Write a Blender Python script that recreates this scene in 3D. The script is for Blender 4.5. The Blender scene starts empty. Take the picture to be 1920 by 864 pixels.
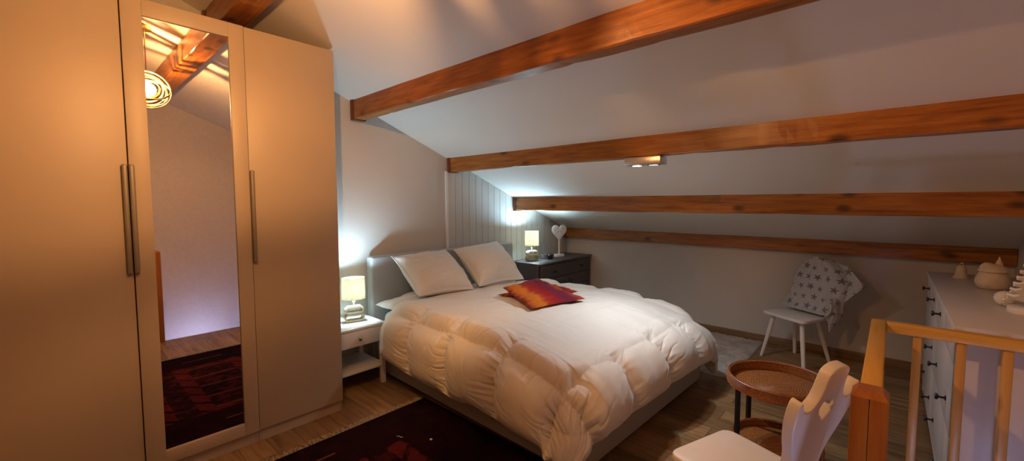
import bpy, bmesh, math, random
import numpy as np
from mathutils import Vector, Matrix
random.seed(7)
S = bpy.context.scene
COL = S.collection
PI = math.pi

# ------------------------------------------------------------------ objects
def tag(o, label=None, cat=None, group=None, kind=None):
    if label: o['label'] = label
    if cat: o['category'] = cat
    if group: o['group'] = group
    if kind: o['kind'] = kind
    return o

def thing(name, label, cat, loc=(0, 0, 0), rz=0.0, group=None):
    o = bpy.data.objects.new(name, None)
    COL.objects.link(o)
    o.empty_display_size = .05
    o.location = loc
    o.rotation_euler = (0, 0, rz)
    return tag(o, label, cat, group)

def link(name, me, mat=None, parent=None, smooth=False):
    o = bpy.data.objects.new(name, me)
    COL.objects.link(o)
    if mat: me.materials.append(mat)
    if parent: o.parent = parent
    if smooth:
        me.polygons.foreach_set('use_smooth', [True] * len(me.polygons))
    return o

def from_bm(name, bm, mat=None, parent=None, smooth=False):
    me = bpy.data.meshes.new(name)
    bmesh.ops.recalc_face_normals(bm, faces=bm.faces[:])
    bm.to_mesh(me); bm.free()
    return link(name, me, mat, parent, smooth)

def autosmooth(o, ang=40):
    me = o.data
    me.polygons.foreach_set('use_smooth', [True] * len(me.polygons))
    me.set_sharp_from_angle(angle=math.radians(ang))
    return o

def merge(bm, b2, M=None):
    if M is not None: bmesh.ops.transform(b2, matrix=M, verts=b2.verts[:])
    me = bpy.data.meshes.new('tmp'); b2.to_mesh(me); b2.free()
    bm.from_mesh(me); bpy.data.meshes.remove(me)

def box(bm, x0, x1, y0, y1, z0, z1, bev=0.0, seg=2, M=None):
    b = bmesh.new()
    bmesh.ops.create_cube(b, size=1)
    for v in b.verts:
        v.co = Vector(((x0 + x1) / 2 + v.co.x * (x1 - x0), (y0 + y1) / 2 + v.co.y * (y1 - y0), (z0 + z1) / 2 + v.co.z * (z1 - z0)))
    if bev > 0:
        bmesh.ops.bevel(b, geom=b.edges[:], offset=bev, segments=seg, affect='EDGES', profile=.5)
    merge(bm, b, M)
    return bm

def boxo(name, x0, x1, y0, y1, z0, z1, mat, parent=None, bev=.002, M=None):
    o = from_bm(name, box(bmesh.new(), x0, x1, y0, y1, z0, z1, bev, 2, M), mat, parent)
    if bev > 0: autosmooth(o, 50)
    return o

def lathe(bm, prof, n=32, M=None):
    b = bmesh.new()
    rings = []
    for r, z in prof:
        if r < 1e-6: rings.append([b.verts.new((0, 0, z))])
        else: rings.append([b.verts.new((r * math.cos(2 * PI * i / n), r * math.sin(2 * PI * i / n), z)) for i in range(n)])
    for A, B in zip(rings, rings[1:]):
        for i in range(n):
            j = (i + 1) % n
            if len(A) == 1 and len(B) == 1: continue
            if len(A) == 1: b.faces.new((A[0], B[i], B[j]))
            elif len(B) == 1: b.faces.new((A[i], A[j], B[0]))
            else: b.faces.new((A[i], A[j], B[j], B[i]))
    merge(bm, b, M)
    return bm

def tube(bm, pts, rad, n=10, closed=False, sx=1.0):
    """round bar along a path; rad may be a list"""
    pts = [Vector(p) for p in pts]
    m = len(pts)
    R = rad if isinstance(rad, (list, tuple)) else [rad] * m
    rings = []
    up = None
    for i, p in enumerate(pts):
        a = pts[(i - 1) % m] if (closed or i > 0) else p
        c = pts[(i + 1) % m] if (closed or i < m - 1) else p
        t = (c - a).normalized()
        if up is None:
            up = Vector((0, 0, 1)) if abs(t.z) < .9 else Vector((1, 0, 0))
        u = (up - t * up.dot(t)).normalized(); w = t.cross(u); up = u
        rings.append([bm.verts.new(p + u * math.cos(2 * PI * k / n) * R[i] + w * math.sin(2 * PI * k / n) * R[i] * sx) for k in range(n)])
    rng = range(m if closed else m - 1)
    for i in rng:
        A, B = rings[i], rings[(i + 1) % m]
        for k in range(n):
            l = (k + 1) % n
            bm.faces.new((A[k], A[l], B[l], B[k]))
    if not closed:
        bm.faces.new(rings[0][::-1]); bm.faces.new(rings[-1])
    return bm

def plate(name, outlines, thick, mat, parent=None, M=None, bev=.0, ang=30):
    """2D outlines (first the rim, then holes) given thickness along local z, centred"""
    cu = bpy.data.curves.new('tmpc', 'CURVE'); cu.dimensions = '2D'; cu.fill_mode = 'BOTH'
    cu.extrude = max(thick / 2 - bev, 1e-4); cu.bevel_depth = bev; cu.bevel_resolution = 2
    cu.offset = -bev
    for ol in outlines:
        sp = cu.splines.new('POLY'); sp.points.add(len(ol) - 1)
        for q, (x, y) in zip(sp.points, ol): q.co = (x, y, 0, 1)
        sp.use_cyclic_u = True
    t = bpy.data.objects.new('tmpo', cu); COL.objects.link(t)
    dg = bpy.context.evaluated_depsgraph_get(); dg.update()
    me = bpy.data.meshes.new_from_object(t.evaluated_get(dg))
    bpy.data.objects.remove(t); bpy.data.curves.remove(cu)
    me.name = name
    me.materials.clear()
    if M is not None: me.transform(M)
    o = link(name, me, mat, parent)
    b = bmesh.new(); b.from_mesh(me); bmesh.ops.remove_doubles(b, verts=b.verts[:], dist=1e-5)
    bmesh.ops.recalc_face_normals(b, faces=b.faces[:]); b.to_mesh(me); b.free()
    autosmooth(o, ang)
    return o

def spline(pts, n=8, closed=True):
    out = []; m = len(pts)
    for i in range(m if closed else m - 1):
        p = [pts[(i + k - 1) % m] if closed else pts[min(max(i + k - 1, 0), m - 1)] for k in range(4)]
        for j in range(n):
            t = j / n
            out.append(tuple(.5 * ((2 * p[1][c]) + (-p[0][c] + p[2][c]) * t + (2 * p[0][c] - 5 * p[1][c] + 4 * p[2][c] - p[3][c]) * t * t + (-p[0][c] + 3 * p[1][c] - 3 * p[2][c] + p[3][c]) * t ** 3) for c in range(len(pts[0]))))
    if not closed: out.append(tuple(pts[-1]))
    return out

def frame(O, X, Y):
    X = Vector(X).normalized(); Y = Vector(Y); Y = (Y - X * X.dot(Y)).normalized(); Z = X.cross(Y)
    M = Matrix((X, Y, Z)).transposed().to_4x4(); M.translation = Vector(O)
    return M

def dup(root, label=None):
    r = root.copy(); COL.objects.link(r)
    if label: r['label'] = label
    for ch in list(root.children):
        c = ch.copy(); COL.objects.link(c); c.parent = r
        for g in list(ch.children):
            d = g.copy(); COL.objects.link(d); d.parent = c
    return r

# ------------------------------------------------------------------ numpy noise
_rng = np.random.RandomState(3)
_T = _rng.rand(256, 256) * 2 - 1
def vn(x, y, seed=0):
    x = np.asarray(x, float) + seed * 17.31; y = np.asarray(y, float) + seed * 9.17
    x, y = np.broadcast_arrays(x, y)
    xi = np.floor(x).astype(int); yi = np.floor(y).astype(int)
    fx = x - xi; fy = y - yi
    fx = fx * fx * fx * (fx * (fx * 6 - 15) + 10); fy = fy * fy * fy * (fy * (fy * 6 - 15) + 10)
    g = lambda a, b: _T[a % 256, b % 256]
    return (g(xi, yi) * (1 - fx) + g(xi + 1, yi) * fx) * (1 - fy) + (g(xi, yi + 1) * (1 - fx) + g(xi + 1, yi + 1) * fx) * fy

def grid_mesh(name, P, mat, parent=None, Q=None, smooth=True, uv=None):
    """P: (n,m,3) outer sheet; Q: matching back sheet joined along the rim"""
    n, m = P.shape[:2]
    idx = np.arange(n * m).reshape(n, m)
    V = P.reshape(-1, 3)
    F = np.stack([idx[:-1, :-1], idx[1:, :-1], idx[1:, 1:], idx[:-1, 1:]], -1).reshape(-1, 4)
    if Q is not None:
        V = np.concatenate([V, Q.reshape(-1, 3)])
        F2 = F[:, ::-1] + n * m
        rim = list(idx[:, 0]) + list(idx[-1, 1:]) + list(idx[-2::-1, -1]) + list(idx[0, -2:0:-1])
        R = np.array([[a, a + n * m, b + n * m, b] for a, b in zip(rim, rim[1:] + rim[:1])])
        F = np.concatenate([F, F2, R])
    me = bpy.data.meshes.new(name)
    me.from_pydata([tuple(v) for v in V], [], [tuple(int(i) for i in f) for f in F])
    if uv is not None:
        U = uv.reshape(-1, 2)
        if Q is not None: U = np.concatenate([U, U])
        l = me.uv_layers.new(name='UVMap')
        li = np.zeros(len(me.loops), int); me.loops.foreach_get('vertex_index', li)
        l.data.foreach_set('uv', U[li].ravel())
    me.update()
    return link(name, me, mat, parent, smooth)

# ------------------------------------------------------------------ materials
class NT:
    def __init__(s, name):
        s.m = bpy.data.materials.new(name); s.m.use_nodes = True
        s.t = s.m.node_tree; s.b = s.t.nodes['Principled BSDF']; s.out = s.t.nodes['Material Output']
    def n(s, typ, **k):
        d = s.t.nodes.new(typ)
        for a, v in k.items():
            if a in d.inputs.keys(): d.inputs[a].default_value = v
            else: setattr(d, a, v)
        return d
    def l(s, a, b): s.t.links.new(a, b)
    def co(s, scale=(1, 1, 1), rot=(0, 0, 0), loc=(0, 0, 0), out='Object'):
        tc = s.n('ShaderNodeTexCoord'); mp = s.n('ShaderNodeMapping')
        mp.inputs['Scale'].default_value = scale; mp.inputs['Rotation'].default_value = rot; mp.inputs['Location'].default_value = loc
        s.l(tc.outputs[out], mp.inputs['Vector']); return mp.outputs['Vector']
    def noise(s, vec, scale, detail=4, rough=.6):
        d = s.n('ShaderNodeTexNoise'); d.inputs['Scale'].default_value = scale; d.inputs['Detail'].default_value = detail
        d.inputs['Roughness'].default_value = rough; s.l(vec, d.inputs['Vector']); return d.outputs['Fac']
    def ramp(s, fac, stops):
        r = s.n('ShaderNodeValToRGB'); e = r.color_ramp.elements
        while len(e) < len(stops): e.new(.5)
        for q, (p, c) in zip(e, stops): q.position = p; q.color = tuple(c) + (1,) if len(c) == 3 else c
        s.l(fac, r.inputs['Fac']); return r.outputs['Color']
    def mix(s, fac, a, b, mode='MIX'):
        r = s.n('ShaderNodeMix', data_type='RGBA', blend_type=mode)
        for k, v in ((0, fac), (6, a), (7, b)):
            if isinstance(v, (float, int)): r.inputs[k].default_value = v
            elif isinstance(v, tuple): r.inputs[k].default_value = tuple(v) + (1,)
            else: s.l(v, r.inputs[k])
        return r.outputs[2]
    def math(s, op, a, b=None, c=None):
        r = s.n('ShaderNodeMath', operation=op)
        for k, v in enumerate((a, b, c)):
            if v is None: continue
            if isinstance(v, (float, int)): r.inputs[k].default_value = v
            else: s.l(v, r.inputs[k])
        return r.outputs[0]
    def bump(s, h, st=.3, dist=.01):
        b = s.n('ShaderNodeBump'); b.inputs['Strength'].default_value = st; b.inputs['Distance'].default_value = dist
        s.l(h, b.inputs['Height']); s.l(b.outputs['Normal'], s.b.inputs['Normal'])
    def col(s, c):
        if isinstance(c, tuple): s.b.inputs['Base Color'].default_value = tuple(c) + (1,)
        else: s.l(c, s.b.inputs['Base Color'])
    def rough(s, v): s.b.inputs['Roughness'].default_value = v

def paint(name, c, rough=.6, amt=.04, sc=3, bsc=180, bst=.06, bd=.002, spec=.5):
    N = NT(name); v = N.co()
    f = N.noise(v, sc, 3)
    N.col(N.ramp(f, [(.3, tuple(x * (1 - amt) for x in c)), (.7, tuple(min(1, x * (1 + amt)) for x in c))]))
    N.rough(rough); N.b.inputs['Specular IOR Level'].default_value = spec
    N.bump(N.noise(v, bsc, 2), bst, bd)
    return N.m

def metal(name, c, rough=.3, met=1.0):
    N = NT(name); v = N.co()
    f = N.noise(v, 60, 2)
    N.col(N.ramp(f, [(.3, tuple(x * .93 for x in c)), (.7, c)])); N.rough(rough); N.b.inputs['Metallic'].default_value = met
    return N.m

def wood(name, dark, mid, light, axis='x', gs=1.0, rough=.35, knots=True, kdark=(.03, .01, .005), bst=.15):
    N = NT(name)
    st = {'x': (1.2, 16, 16), 'y': (16, 1.2, 16), 'z': (16, 16, 1.2)}[axis]
    v = N.co(tuple(a * gs for a in st))
    tc = N.n('ShaderNodeTexCoord')
    big = N.noise(tc.outputs['Object'], 2.2, 3)
    g = N.noise(v, 3.0, 6, .65)
    c = N.ramp(g, [(.28, dark), (.48, mid), (.72, light)])
    c = N.mix(N.math('MULTIPLY', big, .38), c, tuple(x * .55 for x in mid))
    if knots:
        ks = {'x': (5, 9, 9), 'y': (9, 5, 9), 'z': (9, 9, 5)}[axis]
        kv = N.co(ks, loc=(1.7, .33, .21))
        vo = N.n('ShaderNodeTexVoronoi'); vo.inputs['Scale'].default_value = 1.0; vo.inputs['Randomness'].default_value = 1.0
        N.l(kv, vo.inputs['Vector'])
        k = N.ramp(vo.outputs['Distance'], [(0.0, (1, 1, 1)), (.12, (.9, .9, .9)), (.30, (0, 0, 0))])
        sep = N.n('ShaderNodeSeparateColor'); N.l(vo.outputs['Color'], sep.inputs['Color'])
        on = N.math('GREATER_THAN', sep.outputs[0], .45)
        c = N.mix(N.math('MULTIPLY', k, N.math('MULTIPLY', on, .85)), c, kdark)
    N.col(c); N.rough(rough)
    N.bump(g, bst, .004)
    return N.m

def fabric(name, c, c2=None, sc=400, rough=.9, bst=.25, sheen=.3):
    N = NT(name); v = N.co()
    w = N.n('ShaderNodeTexWave', wave_type='BANDS', bands_direction='X'); w.inputs['Scale'].default_value = sc / 6; w.inputs['Distortion'].default_value = 1.5
    N.l(v, w.inputs['Vector'])
    nz = N.noise(v, sc, 2)
    h = N.math('ADD', N.math('MULTIPLY', w.outputs['Fac'], .4), nz)
    N.col(N.ramp(nz, [(.35, c2 or tuple(x * .88 for x in c)), (.65, c)]))
    N.rough(rough); N.b.inputs['Sheen Weight'].default_value = sheen
    N.bump(h, bst, .001)
    return N.m

M = {}
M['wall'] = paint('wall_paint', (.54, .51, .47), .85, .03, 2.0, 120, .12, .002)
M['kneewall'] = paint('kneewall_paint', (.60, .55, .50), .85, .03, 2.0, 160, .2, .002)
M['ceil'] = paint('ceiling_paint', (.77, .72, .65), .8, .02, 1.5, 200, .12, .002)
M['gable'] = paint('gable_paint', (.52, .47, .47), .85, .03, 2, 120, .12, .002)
M['panel'] = paint('panelling_paint', (.56, .54, .50), .6, .03, 4, 100, .05)
M['beam'] = wood('beam_wood', (.16, .042, .007), (.36, .115, .017), (.52, .20, .034), 'x', 1.0, .33)
M['collar'] = wood('collar_wood', (.06, .015, .004), (.14, .035, .008), (.2, .06, .014), 'z', 1.5, .4, False)
M['wardrobe'] = paint('wardrobe_melamine', (.42, .335, .25), .48, .03, 1.2, 500, .03, .001)
M['mirror'] = metal('mirror_silver', (.92, .92, .93), .012)
M['handle'] = metal('brushed_handle', (.26, .215, .17), .5, .35)
M['white'] = paint('white_lacquer', (.78, .76, .75), .4, .02, 4, 200, .04, .001)
M['whitewood'] = paint('white_painted_wood', (.74, .70, .67), .42, .04, 6, 60, .08, .002)
M['dress'] = paint('dresser_white', (.62, .59, .60), .38, .04, 5, 80, .05, .001)
M['black'] = paint('black_metal', (.012, .012, .014), .4, .02)
M['chestdark'] = paint('dark_chest_lacquer', (.060, .050, .050), .42, .08, 6, 90, .08, .001)
M['headboard'] = fabric('grey_upholstery', (.34, .335, .33), None, 700, .9, .2)
M['bedbase'] = fabric('beige_grey_upholstery', (.40, .36, .31), None, 700, .9, .2)
M['duvet'] = fabric('white_down_cotton', (.74, .70, .64), (.71, .67, .61), 900, .62, .04, .15)
M['pillow'] = fabric('cream_pillow_cotton', (.70, .66, .59), (.66, .62, .55), 800, .85, .06, .2)
M['sheet'] = fabric('white_sheet', (.82, .81, .80), None, 800, .8, .05)
M['shade_frame'] = paint('shade_rim', (.7, .7, .62), .7)
M['ceramic'] = paint('cream_wood_loop', (.62, .55, .40), .35, .05, 12, 40, .05)
M['pale'] = paint('ornament_cream', (.62, .50, .38), .6, .08, 20, 120, .3, .003)
M['goldwood'] = metal('golden_loop', (.55, .43, .24), .35, .55)
M['chrome'] = metal('chrome', (.7, .7, .7), .15)
M['pine'] = wood('pine_wood', (.46, .21, .03), (.68, .36, .06), (.76, .44, .09), 'x', .6, .35, True, (.16, .035, .01), .04)
M['piney'] = wood('pine_wood_y', (.50, .24, .03), (.70, .38, .055), (.78, .46, .08), 'y', .6, .35, False)
M['pinez'] = wood('pine_wood_z', (.44, .20, .04), (.64, .34, .08), (.72, .42, .12), 'z', .6, .35, True, (.16, .035, .01), .04)
M['newel'] = wood('newel_wood', (.20, .055, .008), (.33, .11, .016), (.42, .17, .03), 'z', .7, .35, False)
M['skirt'] = wood('skirting_wood', (.16, .085, .035), (.26, .15, .065), (.34, .21, .10), 'x', 1, .5, False)
M['glass_black'] = paint('black_glass', (.006, .006, .008), .08, .01)
M['gold'] = metal('gold_ring', (.85, .58, .22), .25)

def m_floor():
    N = NT('oak_laminate_floor')
    br = N.n('ShaderNodeTexBrick'); br.offset = .37
    br.inputs['Scale'].default_value = 1; br.inputs['Brick Width'].default_value = 1.25; br.inputs['Row Height'].default_value = .145
    br.inputs['Mortar Size'].default_value = .0015; br.inputs['Mortar Smooth'].default_value = .2
    br.inputs['Color1'].default_value = (0, 0, 0, 1); br.inputs['Color2'].default_value = (1, 1, 1, 1); br.inputs['Mortar'].default_value = (.5, .5, .5, 1)
    v = N.co(); N.l(v, br.inputs['Vector'])
    tint = N.ramp(br.outputs['Color'], [(0, (.62, .62, .62)), (1, (1.1, 1.1, 1.1))])
    off = N.n('ShaderNodeVectorMath', operation='MULTIPLY_ADD')
    N.l(br.outputs['Color'], off.inputs[0]); off.inputs[1].default_value = (7, 3, 0); N.l(v, off.inputs[2])
    mp = N.n('ShaderNodeMapping'); mp.inputs['Scale'].default_value = (1.2, 11, 1); N.l(off.outputs[0], mp.inputs['Vector'])
    g = N.noise(mp.outputs['Vector'], 2.4, 6, .62)
    c = N.ramp(g, [(.27, (.11, .055, .020)), (.5, (.29, .17, .075)), (.75, (.42, .265, .125))])
    c = N.mix(1.0, c, tint, 'MULTIPLY')
    g2 = N.noise(N.co((2, 3.5, 1)), 2.0, 4, .6)
    c = N.mix(N.ramp(g2, [(.5, (0, 0, 0)), (.72, (.45, .45, .45))]), c, (.085, .042, .018))
    c = N.mix(br.outputs['Fac'], c, (.03, .015, .008))
    N.col(c); N.rough(.42)
    N.bump(N.math('SUBTRACT', g, N.math('MULTIPLY', br.outputs['Fac'], 1.5)), .12, .003)
    return N.m
M['floor'] = m_floor()

def m_rug():
    """maroon rug: dark border, a field outlined by rows of red blocks"""
    N = NT('maroon_rug_pile')
    tc = N.n('ShaderNodeTexCoord'); sp = N.n('ShaderNodeSeparateXYZ'); N.l(tc.outputs['Object'], sp.inputs[0])
    x, y = sp.outputs[0], sp.outputs[1]
    wob = N.math('MULTIPLY', N.math('SUBTRACT', N.noise(tc.outputs['Object'], 30, 2), .5), .03)
    ax = N.math('ADD', N.math('ABSOLUTE', x), wob); ay = N.math('ADD', N.math('ABSOLUTE', y), wob)
    def band(a, lo, hi): return N.math('MULTIPLY', N.math('GREATER_THAN', a, lo), N.math('LESS_THAN', a, hi))
    inx = N.math('LESS_THAN', ax, .53); iny = N.math('LESS_THAN', ay, .47)
    b1 = N.math('MULTIPLY', band(ay, .15, .24), inx)
    b2 = N.math('MULTIPLY', band(ax, .44, .52), N.math('LESS_THAN', ay, .24))
    fr = N.math('MULTIPLY', band(ay, .36, .46), inx)
    blk = N.math('GREATER_THAN', N.math('FRACT', N.math('MULTIPLY', N.math('ADD', x, y), 5.5)), .22)
    red = N.math('MULTIPLY', N.math('MAXIMUM', b1, N.math('MAXIMUM', b2, fr)), blk)
    ln = N.math('MULTIPLY', N.math('GREATER_THAN', N.math('FRACT', N.math('MULTIPLY', x, 4.4)), .93), N.math('LESS_THAN', ay, .15))
    nz = N.noise(tc.outputs['Object'], 9, 4, .7)
    base = N.ramp(nz, [(.3, (.005, .0012, .002)), (.55, (.013, .0022, .0035)), (.8, (.022, .004, .005))])
    redc = N.ramp(nz, [(.3, (.045, .005, .006)), (.7, (.11, .011, .011))])
    c = N.mix(N.math('MULTIPLY', red, .9), base, redc)
    fld = N.math('MULTIPLY', inx, N.math('LESS_THAN', ay, .47))
    c = N.mix(N.math('MULTIPLY', fld, N.ramp(N.noise(tc.outputs['Object'], 14, 2), [(.45, (0, 0, 0)), (.62, (.5, .5, .5))])), c, (.075, .010, .010))
    c = N.mix(ln, c, (.10, .03, .022))
    N.col(c); N.rough(1.0); N.b.inputs['Specular IOR Level'].default_value = .05
    N.bump(N.noise(tc.outputs['Object'], 350, 2), .5, .003)
    return N.m
M['rug'] = m_rug()
M['fringe'] = fabric('rug_fringe', (.30, .24, .15), None, 200, .95, .5)
def m_shag():
    N = NT('pale_shag'); v = N.co()
    f = N.noise(v, 5, 5, .7)
    N.col(N.ramp(f, [(.3, (.38, .31, .27)), (.55, (.60, .52, .47)), (.8, (.78, .71, .65))]))
    N.rough(.97); N.bump(N.noise(v, 110, 4, .8), .9, .012)
    return N.m
M['shag'] = m_shag()

def m_cushion():
    N = NT('striped_sunset_cloth')
    v = N.co((1, 1, 1), out='UV')
    sp = N.n('ShaderNodeSeparateXYZ'); N.l(v, sp.inputs[0])
    nz = N.math('MULTIPLY', N.math('SUBTRACT', N.noise(N.co((1.5, 7, 1), out='UV'), 1.6, 4, .6), .5), .30)
    t = N.math('ADD', sp.outputs[0], nz)
    c = N.ramp(t, [(.0, (.16, .015, .015)), (.10, (.50, .14, .012)), (.24, (.58, .18, .015)), (.33, (.36, .03, .010)), (.48, (.27, .010, .010)), (.60, (.18, .010, .020)), (.70, (.10, .014, .035)), (.82, (.13, .015, .030)), (.9, (.30, .035, .010)), (1.0, (.40, .10, .02))])
    g = N.noise(N.co((40, 3, 1), out='UV'), 1.5, 3)
    c = N.mix(N.math('MULTIPLY', g, .35), c, (.16, .01, .02))
    N.col(c); N.rough(.85); N.b.inputs['Specular IOR Level'].default_value = .15
    N.bump(g, .2, .002)
    return N.m
M['cushion'] = m_cushion()

def m_rattan():
    N = NT('woven_rattan')
    v = N.co()
    w = N.n('ShaderNodeTexWave', wave_type='RINGS', rings_direction='Z'); w.inputs['Scale'].default_value = 26; w.inputs['Distortion'].default_value = .25
    w.inputs['Detail'].default_value = 1; N.l(v, w.inputs['Vector'])
    nz = N.noise(v, 70, 3)
    big = N.noise(v, 6, 3)
    c = N.ramp(nz, [(.3, (.22, .07, .018)), (.6, (.44, .18, .045)), (.8, (.56, .27, .08))])
    c = N.mix(N.math('MULTIPLY', N.math('SUBTRACT', 1.0, w.outputs['Fac']), .55), c, (.06, .015, .005))
    c = N.mix(N.math('MULTIPLY', big, .4), c, (.16, .05, .012))
    N.col(c); N.rough(.42)
    N.bump(N.math('ADD', w.outputs['Fac'], N.math('MULTIPLY', nz, .5)), .6, .004)
    return N.m
M['rattan'] = m_rattan()
def m_rim():
    N = NT('woven_rattan_rim'); v = N.co((1, 1, 1))
    w = N.n('ShaderNodeTexWave', wave_type='BANDS', bands_direction='Z'); w.inputs['Scale'].default_value = 36; w.inputs['Distortion'].default_value = .3
    N.l(v, w.inputs['Vector']); nz = N.noise(v, 90, 3)
    c = N.ramp(nz, [(.3, (.20, .065, .014)), (.7, (.44, .16, .038))])
    c = N.mix(N.math('MULTIPLY', N.math('SUBTRACT', 1.0, w.outputs['Fac']), .5), c, (.06, .015, .005))
    N.col(c); N.rough(.4); N.bump(w.outputs['Fac'], .5, .004)
    return N.m
M['rattanrim'] = m_rim()

def m_shade():
    N = NT('linen_shade')
    v = N.co((1, 1, 1))
    a = N.noise(N.co((300, 300, 12)), 1, 2); b = N.noise(N.co((14, 14, 420)), 1, 2)
    weave = N.math('ADD', N.math('MULTIPLY', a, .5), N.math('MULTIPLY', b, .5))
    c = N.ramp(weave, [(.38, (.50, .43, .31)), (.6, (.90, .80, .60))])
    N.t.nodes.remove(N.b)
    d = N.n('ShaderNodeBsdfDiffuse'); t = N.n('ShaderNodeBsdfTranslucent'); mx = N.n('ShaderNodeMixShader')
    N.l(c, d.inputs['Color']); N.l(c, t.inputs['Color']); mx.inputs[0].default_value = .20
    N.l(d.outputs[0], mx.inputs[1]); N.l(t.outputs[0], mx.inputs[2]); N.l(mx.outputs[0], N.out.inputs['Surface'])
    return N.m
M['shade'] = m_shade()
def emit(name, c, s):
    N = NT(name); v = N.co(); f = N.noise(v, 5, 1)
    N.l(N.ramp(f, [(.2, c), (.8, c)]), N.b.inputs['Emission Color']); N.b.inputs['Emission Strength'].default_value = s
    N.col(c); return N.m
WARM = (1.0, .56, .20); COOL = (.50, .78, 1.0)
M['bulb_cool'] = emit('bulb_cool', COOL, 60)
M['led_warm'] = emit('led_warm', (1.0, .66, .26), 3.2)
M['spot_led'] = emit('spot_led', (.85, .93, 1.0), 60)
M['spot_dim'] = emit('spot_dim', (.85, .93, 1.0), 4)

def m_glass():
    N = NT('clear_glass'); N.b.inputs['Transmission Weight'].default_value = .9; N.rough(.05); N.b.inputs['IOR'].default_value = 1.45
    N.col(N.ramp(N.noise(N.co(), 4, 1), [(0, (.85, .9, .9)), (1, (.95, .97, .97))])); return N.m
M['glass'] = m_glass()

def m_stars():
    N = NT('star_fleece')
    tc = N.n('ShaderNodeTexCoord'); mp = N.n('ShaderNodeMapping'); mp.inputs['Scale'].default_value = (11.5, 11.5, 1); N.l(tc.outputs['UV'], mp.inputs['Vector'])
    sp = N.n('ShaderNodeSeparateXYZ'); N.l(mp.outputs['Vector'], sp.inputs[0])
    iy = N.math('FLOOR', sp.outputs[1])
    sx = N.math('ADD', sp.outputs[0], N.math('MULTIPLY', iy, .45))
    ix = N.math('FLOOR', sx)
    cb = N.n('ShaderNodeCombineXYZ'); N.l(ix, cb.inputs[0]); N.l(iy, cb.inputs[1])
    wn = N.n('ShaderNodeTexWhiteNoise', noise_dimensions='2D'); N.l(cb.outputs[0], wn.inputs['Vector'])
    sc = N.n('ShaderNodeSeparateColor'); N.l(wn.outputs['Color'], sc.inputs[0])
    fx = N.math('SUBTRACT', N.math('SUBTRACT', sx, ix), N.math('ADD', .38, N.math('MULTIPLY', sc.outputs[0], .24)))
    fy = N.math('SUBTRACT', N.math('SUBTRACT', sp.outputs[1], iy), N.math('ADD', .38, N.math('MULTIPLY', sc.outputs[1], .24)))
    r = N.math('SQRT', N.math('ADD', N.math('MULTIPLY', fx, fx), N.math('MULTIPLY', fy, fy)))
    a = N.math('ADD', N.math('ARCTAN2', fy, fx), N.math('MULTIPLY', sc.outputs[2], 6.28))
    k = 2 * PI / 5
    m = N.math('ABSOLUTE', N.math('SUBTRACT', N.math('FRACT', N.math('ADD', N.math('DIVIDE', a, k), 10.0)), .5))   # 0 valley .. .5 tip
    prof = N.math('ADD', .13, N.math('MULTIPLY', N.math('POWER', N.math('MULTIPLY', m, 2.0), 1.6), .24))
    size = N.math('ADD', .72, N.math('MULTIPLY', sc.outputs[1], .45))
    star = N.math('LESS_THAN', r, N.math('MULTIPLY', prof, size))
    nz = N.noise(tc.outputs['UV'], 60, 3, .7)
    base = N.ramp(nz, [(.3, (.42, .40, .40)), (.7, (.56, .53, .52))])
    N.col(N.mix(N.math('MULTIPLY', star, .9), base, (.13, .12, .13)))
    N.rough(.98); N.b.inputs['Sheen Weight'].default_value = .5
    N.bump(nz, .6, .006)
    return N.m
M['stars'] = m_stars()

# ------------------------------------------------------------------ camera (fitted to the room's own geometry)
cam = bpy.data.cameras.new('camera'); co = bpy.data.objects.new('camera', cam); COL.objects.link(co)
yaw, pit, rol = 2.3072, -.0638, -.0023
F = Vector((math.cos(pit) * math.cos(yaw), math.cos(pit) * math.sin(yaw), math.sin(pit)))
R = F.cross(Vector((0, 0, 1))).normalized(); U = R.cross(F)
R2 = R * math.cos(rol) + U * math.sin(rol); U2 = -R * math.sin(rol) + U * math.cos(rol)
mw = Matrix((R2, U2, -F)).transposed().to_4x4(); mw.translation = Vector((3.2695, -4.7083, 1.3918))
co.matrix_world = mw
cam.sensor_width = 36; cam.lens = 785.72 / 1920 * 36; cam.shift_y = (429.167 - 432) / 1920; cam.clip_start = .02
S.camera = co

# ------------------------------------------------------------------ room
XR = 3.95; YB = -6.8; ZK = 1.0188; SL = .3915; YR = -5.4
ceil = lambda y: ZK - SL * y if y > YR else ZK - SL * YR + SL * (y - YR)
def struct(o, label): return tag(o, label, None, None, 'structure')

b = bmesh.new()
FE = 3.33
box(b, -.1, FE, YB, .1, -.25, 0); box(b, FE, XR + .1, YB, -4.0, -.25, 0); box(b, FE, XR + .1, -2.46, .1, -.25, 0)
struct(from_bm('floor', b, M['floor']), 'brown oak plank floor')
def gable(name, x0, x1, mat, zlow=-.25):
    b = bmesh.new()
    pts = [(YB - .1, zlow), (.1, zlow), (.1, ceil(.1)), (YR, ceil(YR)), (YB - .1, ceil(YB - .1))]
    A = [b.verts.new((x0, y, z)) for y, z in pts]; B = [b.verts.new((x1, y, z)) for y, z in pts]
    b.faces.new(A); b.faces.new(B[::-1])
    for i in range(5): b.faces.new((A[i], A[(i + 1) % 5], B[(i + 1) % 5], B[i]))
    return from_bm(name, b, mat)
struct(gable('wall_left', -.12, 0, M['wall']), 'grey beige wall behind the bed head')
struct(gable('wall_right', XR, XR + .12, M['gable'], -2.8), 'grey gable wall beside the stairwell')
struct(boxo('wall_back', 0, XR, 0, .12, -.25, ZK + .02, M['kneewall'], None, 0), 'low pale knee wall under the slope')
struct(boxo('wall_front', 0, XR, YB - .12, YB, -.25, ceil(YB) + .02, M['gable'], None, 0), 'low wall on the camera side')
b = bmesh.new()
T = .14
prof = [(.12, ceil(.12)), (YR, ceil(YR)), (YB - .12, ceil(YB - .12))]
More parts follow.
